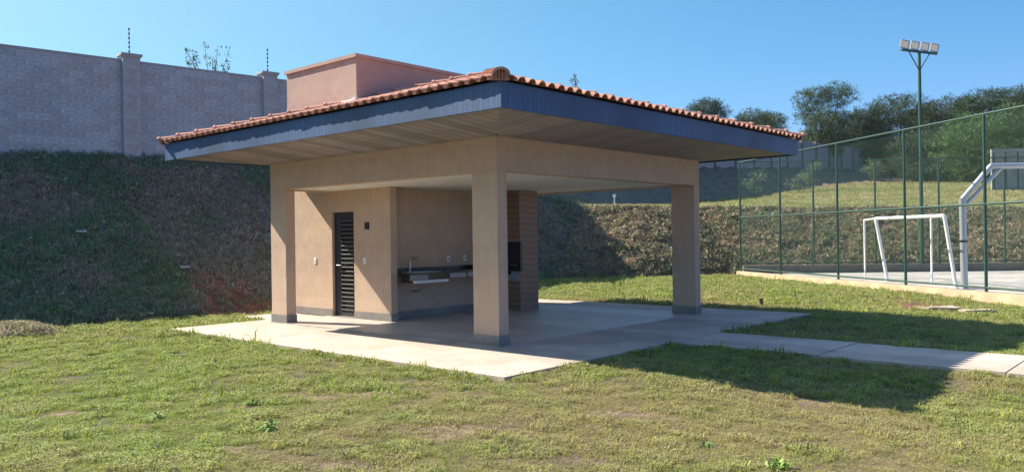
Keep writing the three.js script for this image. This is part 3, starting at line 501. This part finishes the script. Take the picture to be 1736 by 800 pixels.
// ---------------------------------------------------------------- vegetation
const M4 = new THREE.Matrix4(), QQ = new THREE.Quaternion(), EU = new THREE.Euler(), SC = new THREE.Vector3(), PO = new THREE.Vector3(), CO = new THREE.Color();
function tuftGeo(seed, blades, hgt, spread, width, droop) {
  const r = rng(seed), pos = [];
  for (let b = 0; b < blades; b++) {
    const a = r() * 6.283, rd = spread * Math.sqrt(r()), x = Math.cos(a) * rd, z = Math.sin(a) * rd, dir = r() * 6.283, ln = hgt * (0.55 + 0.6 * r()), dr = droop * (0.4 + 0.9 * r()), w = width * (0.7 + 0.6 * r());
    const dx = Math.cos(dir), dz = Math.sin(dir), px = -dz * w / 2, pz = dx * w / 2, h1 = ln * 0.6, h2 = ln * (1 - 0.45 * dr), o1 = ln * dr * 0.28, o2 = ln * dr * 0.95;
    const A = [x - px, -0.01, z - pz], B = [x + px, -0.01, z + pz], C = [x + dx * o1 - px * .8, h1, z + dz * o1 - pz * .8], D = [x + dx * o1 + px * .8, h1, z + dz * o1 + pz * .8], E = [x + dx * o2, h2, z + dz * o2];
    pos.push(...A, ...B, ...C, ...B, ...D, ...C, ...C, ...D, ...E);
  }
  const g = new THREE.BufferGeometry(); g.setAttribute('position', new THREE.Float32BufferAttribute(pos, 3)); g.computeVertexNormals(); return g;
}
function leafGeo(seed, n, rad, size) { // cluster of small leaves, tips outward
  const r = rng(seed), pos = [];
  for (let i = 0; i < n; i++) {
    const a = r() * 6.283, e = r() * 1.4, rr = rad * Math.cbrt(r()), c = [Math.cos(a) * Math.cos(e) * rr, Math.sin(e) * rr * 0.8, Math.sin(a) * Math.cos(e) * rr];
    const t = new THREE.Vector3(r() - 0.5, r() - 0.35, r() - 0.5).normalize(), s = new THREE.Vector3(r() - 0.5, r() - 0.5, r() - 0.5).cross(t).normalize(), l = size * (0.6 + 0.8 * r());
    const p = (k, m) => [c[0] + t.x * l * k + s.x * l * m, c[1] + t.y * l * k + s.y * l * m, c[2] + t.z * l * k + s.z * l * m];
    pos.push(...p(0, 0), ...p(0.5, 0.32), ...p(0.5, -0.32), ...p(0.5, 0.32), ...p(1, 0), ...p(0.5, -0.32));
  }
  const g = new THREE.BufferGeometry(); g.setAttribute('position', new THREE.Float32BufferAttribute(pos, 3)); g.computeVertexNormals(); return g;
}
const leafMat = new THREE.MeshPhysicalMaterial({ color: 0xffffff, roughness: 0.9, transmission: 0.4, thickness: 0, side: THREE.DoubleSide });
function scatter(name, label, category, geos, list) { // list: [X, F, y, scale, r, g, b, tilt, geoIndex]
  geos.forEach((g, gi) => {
    const l = list.filter((e, i) => i % geos.length === gi); if (!l.length) return;
    const im = new THREE.InstancedMesh(g, leafMat, l.length), r = rng(gi + 77);
    l.forEach((e, i) => {
      EU.set((r() - 0.5) * e[7], r() * 6.283, (r() - 0.5) * e[7]); QQ.setFromEuler(EU); SC.setScalar(e[3] * (0.75 + 0.5 * r())); PO.set(e[0], e[2], -e[1]);
      im.setMatrixAt(i, M4.compose(PO, QQ, SC)); im.setColorAt(i, CO.setRGB(e[4], e[5], e[6]));
    });
    im.name = numbered(name); im.castShadow = im.receiveShadow = true; im.userData = { kind: 'stuff', label, category }; scene.add(im);
  });
}
const mix3 = (a, b, t) => [lerp(a[0], b[0], t), lerp(a[1], b[1], t), lerp(a[2], b[2], t)];
const view = (X, F, m = 0.665) => Math.abs(X) < F * m + 0.3;
{ // lawn
  const r = rng(101), list = [];
  const band = (f0, f1, dens, sc) => {
    const wMax = f1 * 0.665, n = (f1 - f0) * 2 * wMax * dens;
    for (let i = 0; i < n; i++) {
      const F = f0 + r() * (f1 - f0), X = (r() * 2 - 1) * wMax; if (!view(X, F)) continue;
      const [u, v] = toUV(X, F); if (inSlab(u, v) || inPath(u, v) || inCourt(X, F) || zone(X, F) !== 0) continue;
      const d = dry(X, F), rs = redSoil(X, F); if (rs > 0.35 && r() < rs) continue;
      const bare = Math.max(0.8 * sm(0.66, 0.78, fbm(X * 1.7 + 31, F * 1.7, 4)), 0.85 * bareAt(X, F)); if (r() < bare) continue;
      const k = r(), e = d * 0.85 + 0.45 * (r() - 0.5); let c = mix3([0.26, 0.335, 0.032], [0.38, 0.295, 0.125], Math.min(1, Math.max(0, e)));
      if (k < 0.28) c = mix3(c, [0.44, 0.47, 0.07], 0.6); else if (k > 0.9) c = mix3(c, [0.06, 0.10, 0.025], 0.6);
      const br = 0.8 + 0.4 * r();
      const nearEdge = inSlab(u - 0.1, v + 0.0) || inSlab(u + 0.12, v + 0.1) || inSlab(u, v + 0.12) || inPath(u, v + 0.12) || inPath(u, v - 0.12);
      list.push([X, F, ground(X, F), sc * (0.35 + 0.55 * fbm(X * 1.1, F * 1.1 + 9, 3) + 0.85 * sm(0.35, 0.7, fbm(X * 5, F * 5 + 2, 2))) * (r() > 0.985 ? 1.8 : 1) * (nearEdge ? 1.35 : 1) * (d > 0.6 ? 0.8 : 1), c[0] * br, c[1] * br, c[2] * br, 0.5]);
    }
  };
  band(4.6, 8, 2700, 0.84); band(8, 12, 1150, 1.08); band(12, 18, 420, 1.5); band(18, 31.4, 190, 2.0);
  scatter('lawn_grass', 'short patchy lawn grass around the pavilion', 'grass', [tuftGeo(1, 8, 0.040, 0.035, 0.0050, 0.9), tuftGeo(2, 7, 0.036, 0.040, 0.0055, 1.1), tuftGeo(3, 9, 0.034, 0.035, 0.0045, 1.0)], list);
}
{ // shaded embankment: rough matted grass and weeds
  const r = rng(202), list = [];
  for (let i = 0; i < 170000; i++) {
    const F = 11 + Math.pow(r(), 0.8) * 27, X = (r() * 2 - 1) * F * 0.665; if (zone(X, F) !== 1) continue;
    const [u, v] = toUV(X, F); if (u > pl(wallLine, v) - 0.05) continue;
    const rs = redSoil(X, F); if (r() < rs * 0.8) continue;
    const n = fbm(u * 0.6 + 3, v * 0.6, 4), k = r(), lo = sm(0.45, 0.1, (u - pl(footLine, v)) / 7);
    let c = mix3([0.33, 0.315, 0.235], [0.16, 0.27, 0.12], sm(0.42, 0.62, n + 0.12 * lo)); if (k < 0.16) c = [0.29, 0.22, 0.165]; else if (k > 0.93) c = [0.40, 0.39, 0.29];
    const br = 0.7 + 0.6 * r(); list.push([X, F, ground(X, F), 0.9 + 0.9 * fbm(X, F, 2), c[0] * br, c[1] * br, c[2] * br, 0.9]);
  }
  scatter('slope_grass', 'rough dark grass and weeds covering the shaded slope', 'grass', [tuftGeo(11, 9, 0.11, 0.10, 0.012, 1.2), leafGeo(12, 12, 0.10, 0.05), tuftGeo(13, 8, 0.15, 0.08, 0.011, 1.3)], list);
}
{ // planted bank behind: leafy cover with bare soil showing
  const r = rng(303), list = [];
  for (let i = 0; i < 120000; i++) {
    const X = -1 + r() * 26, F = 29.8 + r() * 5.2; if (zone(X, F) !== 2 || inCourt(X, F)) continue;
    const n = fbm(X * 0.9, F * 0.9 + ground(X, F) * 0.9, 4), n2 = fbm(X * 0.4 + 9, F * 1.5, 3); if ((n < 0.38 && r() < 0.8) || (n2 > 0.55 && r() < 0.7)) continue;
    const k = r(); let c = mix3([0.20, 0.25, 0.11], [0.46, 0.40, 0.23], sm(0.4, 0.65, n2)); if (k < 0.32) c = [0.46, 0.31, 0.225]; else if (k > 0.88) c = [0.46, 0.46, 0.26]; else if (k > 0.66) c = [0.17, 0.20, 0.095];
    const br = 0.7 + 0.6 * r(), bulge = 0.07 * (fbm(X * 2.2, F * 2.2 + ground(X, F) * 2, 2) - 0.3);
    list.push([X, F - bulge * 0.8, ground(X, F) + bulge * 0.6, 0.65 + 0.55 * r(), c[0] * br, c[1] * br, c[2] * br, 1.6]);
  }
  scatter('bank_ground_cover', 'leafy ground cover on the sunlit earth bank', 'ground cover', [leafGeo(21, 16, 0.11, 0.06), tuftGeo(22, 10, 0.12, 0.10, 0.014, 1.4), tuftGeo(23, 9, 0.11, 0.09, 0.013, 1.3)], list);
}
{ // terrace grass
  const r = rng(404), list = [];
  for (let i = 0; i < 90000; i++) {
    const F = 31.5 + Math.pow(r(), 1.6) * 60, X = -2 + r() * (F * 0.665 + 3); if (zone(X, F) !== 3) continue;
    if (sm(70, 80, F) * sm(16, 26, X) > 0.5 && r() < 0.85) continue; const q = fbm(X * 0.35 + 4, F * 0.35, 3), e = sm(0.35, 0.7, q) * 0.7 + 0.3 * r(), c = mix3([0.27, 0.31, 0.075], [0.46, 0.40, 0.20], e), br = 0.75 + 0.5 * r();
    list.push([X, F, ground(X, F), (1 + 0.02 * (F - 31)) * (0.8 + 0.6 * r()), c[0] * br, c[1] * br, c[2] * br, 0.6]);
  }
  scatter('terrace_grass', 'sunlit grass on the raised terrace behind the bank', 'grass', [tuftGeo(31, 9, 0.10, 0.12, 0.016, 1.0), tuftGeo(32, 9, 0.08, 0.13, 0.016, 1.1)], list);
}
// weeds in the lawn
function weed(X, F, s, label, col) {
  const t = thing('weed_plant', label, 'weed', P3(X, ground(X, F) - 0.01, F), X * 3, 'weeds in the lawn'), m = std(...col, { roughness: 0.6 });
  part(t, 'leaves', tuftGeo((Math.abs(X * 91 + F * 17)) | 0, 26, 0.11 * s, 0.07 * s, 0.014 * s, 1.25), m); part(t, 'root_leaves', leafGeo((Math.abs(X * 51 + F * 29)) | 0, 22, 0.08 * s, 0.04 * s), m);
}
weed(-2.03, 6.65, 1.1, 'green weed clump in the front lawn, left of centre', [0.20, 0.30, 0.055]);
weed(-2.5, 7.7, 0.8, 'small green weed in the lawn between slab and front weed', [0.20, 0.30, 0.055]);
weed(1.88, 5.72, 1.1, 'green weed with straw at the bottom edge, right of centre', [0.20, 0.30, 0.055]);
weed(1.5, 6.3, 0.8, 'low dark weed behind the bottom edge weed', [0.14, 0.23, 0.05]);
weed(-3.17, 7.14, 0.9, 'low weed beside bare soil in the left lawn', [0.20, 0.30, 0.055]);
weed(-8.7, 15.4, 2.0, 'tall bright weed at the foot of the shaded slope', [0.20, 0.28, 0.05]);
weed(-9.2, 15.6, 1.8, 'pale weed with long leaves at the slope foot, left of the bright one', [0.20, 0.22, 0.12]);
{ // heap of cut grass at the left edge
  const g = new THREE.SphereGeometry(0.62, 20, 10, 0, 6.283, 0, 1.57), p = g.attributes.position; for (let i = 0; i < p.count; i++) { const k = 0.8 + 0.45 * fbm(p.getX(i) * 3 + 5, p.getZ(i) * 3, 3); p.setXYZ(i, p.getX(i) * 1.2 * k, p.getY(i) * 0.34 * k, p.getZ(i) * k); } g.computeVertexNormals();
  const t = thing('grass_heap', 'heap of soil and dry cut grass at the left edge', 'heap', P3(-8.7, ground(-8.7, 13.9) - 0.04, 13.9)); part(t, 'soil', metreUV(g), std(0.20, 0.15, 0.10, { map: tSoil }));
  const r = rng(6), gs = []; for (let i = 0; i < 420; i++) { const a = r() * 6.283, q = Math.sqrt(r()) * 0.7, h = 0.21 * (1 - q * q / 0.5); gs.push(tuftGeo(i + 900, 5, 0.13, 0.06, 0.009, 1.6).translate(Math.cos(a) * q * 1.2, Math.max(0, h), Math.sin(a) * q)); } part(t, 'cut_grass', mg(gs), std(0.40, 0.35, 0.18, { side: THREE.DoubleSide }));
}
// trees
const lg = (() => { const base = []; for (let i = 0; i < 3; i++) base.push(leafGeo(500 + i, 11, 0.55, 0.2)); return base; })();
function tree(label, X, F, base, H, blobs, o = {}) {
  const t = thing(o.name || 'tree', label, 'tree', P3(X, base, F), 0, o.group || 'trees beyond the wall'), s = o.seed || (Math.abs(X * 37 + F * 11) | 0), r = rng(s);
  const gs = [tube([[0, -0.5, 0], [0.15 * (r() - 0.5) * H * 0.3, H * 0.35, 0], [(r() - 0.5) * 0.12 * H, H * 0.68, (r() - 0.5) * 0.1 * H]], o.tr || H * 0.022, 8, (o.tr || H * 0.022) * 0.5)];
  const col = o.col || [0.075, 0.105, 0.045], leaves = [], cols = [];
  for (const [bx_, by, bz, rx, ry] of blobs) {
    gs.push(tube([[0, H * 0.3, 0], [bx_ * 0.5, (by + H * 0.3) * 0.5, bz * 0.5], [bx_, by, bz]], (o.tr || H * 0.022) * 0.45, 6, 0.03));
    const L = o.leaf || 1, n = Math.round((o.dens || 24) * rx * (rx + ry) / (L * L)), ph = r() * 20;
    for (let i = 0; i < n; i++) {   // clumps near the outside of the limb's foliage
      const a = r() * 6.283, e = Math.asin(r() * 2 - 1), q = Math.pow(r(), 0.3), dx = Math.cos(a) * Math.cos(e), dy = Math.sin(e), dz = Math.sin(a) * Math.cos(e);
      const lump = 0.6 + 0.8 * fbm(dx * 2.3 + ph, dy * 2.3 + dz * 1.9 + ph, 3); if (fbm(dx * 3 + ph + 7, dy * 3 - dz * 2.5 + ph, 2) < (o.gap || 0.35)) continue;
      const cx = bx_ + dx * rx * q * lump, cy = by + dy * ry * q * lump, cz = bz + dz * rx * q * lump, tone = 0.72 + 0.56 * r(), y = r() < 0.3 ? 1.3 : 1;
      for (let m = 0; m < 5; m++) {
        const g = lg[(i + m) % 3].clone(), k = (0.42 + 0.4 * r()) * L, f = 0.75 * L; EU.set(r() * 6, r() * 6, r() * 6); QQ.setFromEuler(EU); SC.set(k, k * 0.7, k); PO.set(cx + (r() - 0.5) * f * 1.5, cy + (r() - 0.5) * f * 0.7, cz + (r() - 0.5) * f * 1.5); g.applyMatrix4(M4.compose(PO, QQ, SC));
        const c = tone * (0.8 + 0.4 * r()); for (let w = 0; w < g.attributes.position.count; w++) cols.push(col[0] * 0.66 * c * y, col[1] * 0.88 * c, col[2] * 0.76 * c); leaves.push(g);
      }
    }
  }
  part(t, 'trunk', mg(gs), M.bark);
  const cg = mergeGeometries(leaves); cg.setAttribute('color', new THREE.Float32BufferAttribute(cols, 3));
  part(t, 'crown', cg, crownMat); return t;
}
const crownMat = new THREE.MeshStandardMaterial({ vertexColors: true, roughness: 0.8, side: THREE.DoubleSide });
const px = (x, F) => (x - 868) / 1366 * F;    // bearing of a far tree, from the site survey
const gr = (x, F) => ground(px(x, F), F);
tree('tall open tree with a forked crown at the left end of the grove', px(1405, 110), 110, gr(1405, 110) - 0.5, 12, [[-1.5, 10.5, 0, 2.6, 1.8], [1.6, 10.8, 0.5, 2.4, 1.7], [-2.6, 8.4, 0, 1.9, 1.6], [0.6, 7.4, 1, 2.4, 1.6], [0, 4, 1.5, 3.2, 2.2], [-2.6, 3.6, 0, 2.2, 2.4]], { gap: 0.40 });
tree('broad dense tree behind the floodlight mast', px(1525, 112), 112, gr(1525, 112) - 1, 12, [[0, 9.8, 0, 4.4, 2.3], [-4.4, 8.6, 0, 3.0, 2.2], [3.4, 8.6, 0, 3.0, 2.1], [-1.5, 6.4, 2, 4.2, 2.6], [3, 5.6, 2, 3.6, 2.6], [-5, 5, 1, 3, 2.6], [0, 3, 3, 4, 2.4]], { col: [0.06, 0.088, 0.038] });
tree('rounded tree between the forked tree and the mast', px(1455, 114), 114, gr(1455, 114) - 1, 9.5, [[0, 7.8, 0, 2.8, 2.0], [-2, 6, 0, 2.6, 2.2], [2.2, 5.6, 1, 2.6, 2.2], [0, 3.6, 2, 3.4, 2.4]], { col: [0.085, 0.10, 0.05] });
tree('low tree right of the mast with a flat top', px(1606, 108), 108, gr(1606, 108) + 0.6, 10.5, [[0, 8.6, 0, 3.2, 1.8], [-3, 7.2, 0, 2.6, 2.0], [2.6, 7, 0, 2.8, 2.0], [0, 5, 2, 4, 2.4], [-3.5, 4, 2, 3, 2.4], [3.4, 4, 1, 3, 2.4]], { col: [0.062, 0.085, 0.04] });
tree('small tree crown in the notch of the grove right of the mast', px(1650, 112), 112, gr(1650, 112) - 1, 9, [[0, 7.4, 0, 3, 1.8], [-2.4, 5.8, 0, 2.6, 2], [2.4, 5.8, 0, 2.8, 2]], { col: [0.06, 0.085, 0.045] });
tree('wide umbrella-shaped tree at the right edge of the grove', px(1700, 104), 104, gr(1700, 104) - 1.5, 13, [[-2.5, 11.6, 0, 3.2, 1.4], [1.5, 12, 0, 3.4, 1.5], [4.5, 11.4, 0, 3, 1.5], [-4.2, 10.6, 0.5, 2.2, 1.2], [0, 9, 2, 4, 2], [3.5, 8, 1, 3.4, 2.2], [-3.2, 7, 2, 3, 2.2], [1, 5.5, 2, 4, 2.4]], { col: [0.06, 0.09, 0.042] });
tree('dark shrubby tree low in front of the mast', px(1580, 92), 92, gr(1580, 92) - 0.5, 7, [[0, 5.2, 0, 2.8, 2.0], [-2.4, 4, 0, 2.4, 2.0], [2.2, 3.6, 0.6, 2.4, 2.2], [0.4, 2, 1, 3, 2]], { col: [0.045, 0.068, 0.035] });
tree('bright green leafy tree in front of the grove', px(1650, 86), 86, gr(1650, 86) - 0.3, 8, [[0, 6, 0, 2.6, 1.8], [-2, 4.4, 0.5, 2.3, 1.8], [1.8, 4.8, 0.4, 2.2, 1.9], [-1, 2.2, 1, 2.5, 2], [1.6, 2.2, 1, 2.4, 2]], { col: [0.11, 0.165, 0.05] });
tree('bushy green tree behind the panel fence', px(1715, 82), 82, gr(1715, 82) - 0.3, 8.5, [[0, 6.6, 0, 2.6, 1.8], [-2.2, 5, 0, 2.4, 2.0], [2.4, 5.2, 0.5, 2.6, 2.0], [0, 3, 1, 3.2, 2.2]], { col: [0.095, 0.14, 0.048] });
tree('tangled bush on the far wall end', px(1515, 96), 96, gr(1515, 96), 3.6, [[0.8, 2.2, 0, 1.8, 1.1], [-1.2, 1.4, 0, 1.4, 0.9], [2.4, 1.4, 0, 1.8, 1.1]], { col: [0.09, 0.10, 0.055], gap: 0.38 });
tree('round tree crown showing above the right half of the roof', px(1203, 120), 120, 11.8, 10, [[0, 8.6, 0, 2.5, 1.6], [-1.6, 7.6, 0, 1.8, 1.4], [1.5, 7.6, 0, 1.8, 1.4]], { col: [0.055, 0.085, 0.045] });
tree('paler tree crown above the right eave corner', px(1292, 118), 118, 10.9, 9, [[-1.2, 7.4, 0, 2.4, 1.4], [1.4, 7.2, 0, 2.3, 1.4], [0, 6, 1, 3, 1.6]], { col: [0.095, 0.115, 0.055] });
tree('drooping tree at the left end of the grove beside the eave', px(1395, 101), 101, gr(1395, 101), 8, [[0, 5.4, 0, 2.4, 2.0], [-1.5, 3.4, 0, 2.0, 2.0], [1.8, 3.6, 0, 2.2, 2.0]], { col: [0.085, 0.105, 0.05], gap: 0.37 });
for (const [x, F, h, w, l] of [[1574, 90, 3.2, 2.4, 'dark bush under the mast at the foot of the grove'], [1622, 88, 3.4, 2.6, 'dark bush right of the mast foot under the trees'], [1672, 92, 3.6, 2.8, 'dark bush between the bright tree and the panel fence'], [1735, 90, 4, 3, 'dark bush behind the top of the panel fence']])
  tree(l, px(x, F), F, gr(x, F) - 0.3, h, [[0, h * 0.55, 0, w, h * 0.42], [-w * 0.7, h * 0.4, 0.4, w * 0.7, h * 0.36], [w * 0.7, h * 0.42, 0.3, w * 0.7, h * 0.36]], { name: 'bush', group: 'bushes under the grove', col: [0.05, 0.072, 0.034] });
// thin saplings behind the block wall and by the far roof edge
function sapling(label, pos, H, n, seed, wdt) {
  const t = thing('sapling', label, 'sapling', pos, 0, 'thin saplings'), r = rng(seed), gs = [], lv = [];
  for (let i = 0; i < n; i++) { const a = (r() - 0.5) * wdt * 2, b = (r() - 0.5) * wdt, h = H * (0.72 + 0.3 * r()), m = [a * 0.35, h * 0.7, b * 0.4], e = [a, h, b]; gs.push(tube([[0, 0, 0], m, e], 0.016, 5, 0.005)); for (let k = 0; k < 9; k++) { const q = 0.35 + 0.65 * r(); lv.push(leafGeo(seed * 31 + i * 9 + k, 5, 0.10, 0.055).translate(lerp(m[0], e[0], q) + (r() - 0.5) * 0.16, lerp(m[1], e[1], q) + (r() - 0.5) * 0.12, lerp(m[2], e[2], q))); } }
  part(t, 'stem', mg(gs), M.bark); part(t, 'crown', mg(lv), std(0.10, 0.125, 0.05, { side: THREE.DoubleSide }));
}
sapling('thin leafy sapling above the block wall between the two pillars', W(16.6, 4.0, 4.6), 3.75, 16, 3, 0.95);
sapling('small bushy sapling above the wall near the second pillar', W(16.2, 4.0, 6.6), 3.2, 13, 8, 0.55);
sapling('sparse twigs rising behind the right slope of the roof', P3(2.6, 5, 31), 3.0, 3, 14, 0.4);
for (const [x, F, h, s, l] of [[1280, 64, 2.4, 21, 'pale young shrub in the shade left of the second fence post'], [1356, 70, 1.8, 22, 'short pale shrub in the shade near the far fence post'], [1376, 71, 3.0, 23, 'leaning pale shrub in the shade below the far wall'], [1480, 82, 3.0, 24, 'spreading pale shrub at the end of the far wall']])
  tree(l, px(x, F), F, ground(px(x, F), F) - 0.1, h, [[0.3, h * 0.8, 0, 0.7, 0.5], [-0.5, h * 0.55, 0, 0.6, 0.45], [0.1, h * 0.35, 0.2, 0.5, 0.4]], { name: 'shrub', group: 'young shrubs on the shaded slope', col: [0.24, 0.26, 0.17], dens: 8, leaf: 0.42, tr: 0.03, seed: s });
renderer.render(scene, camera);
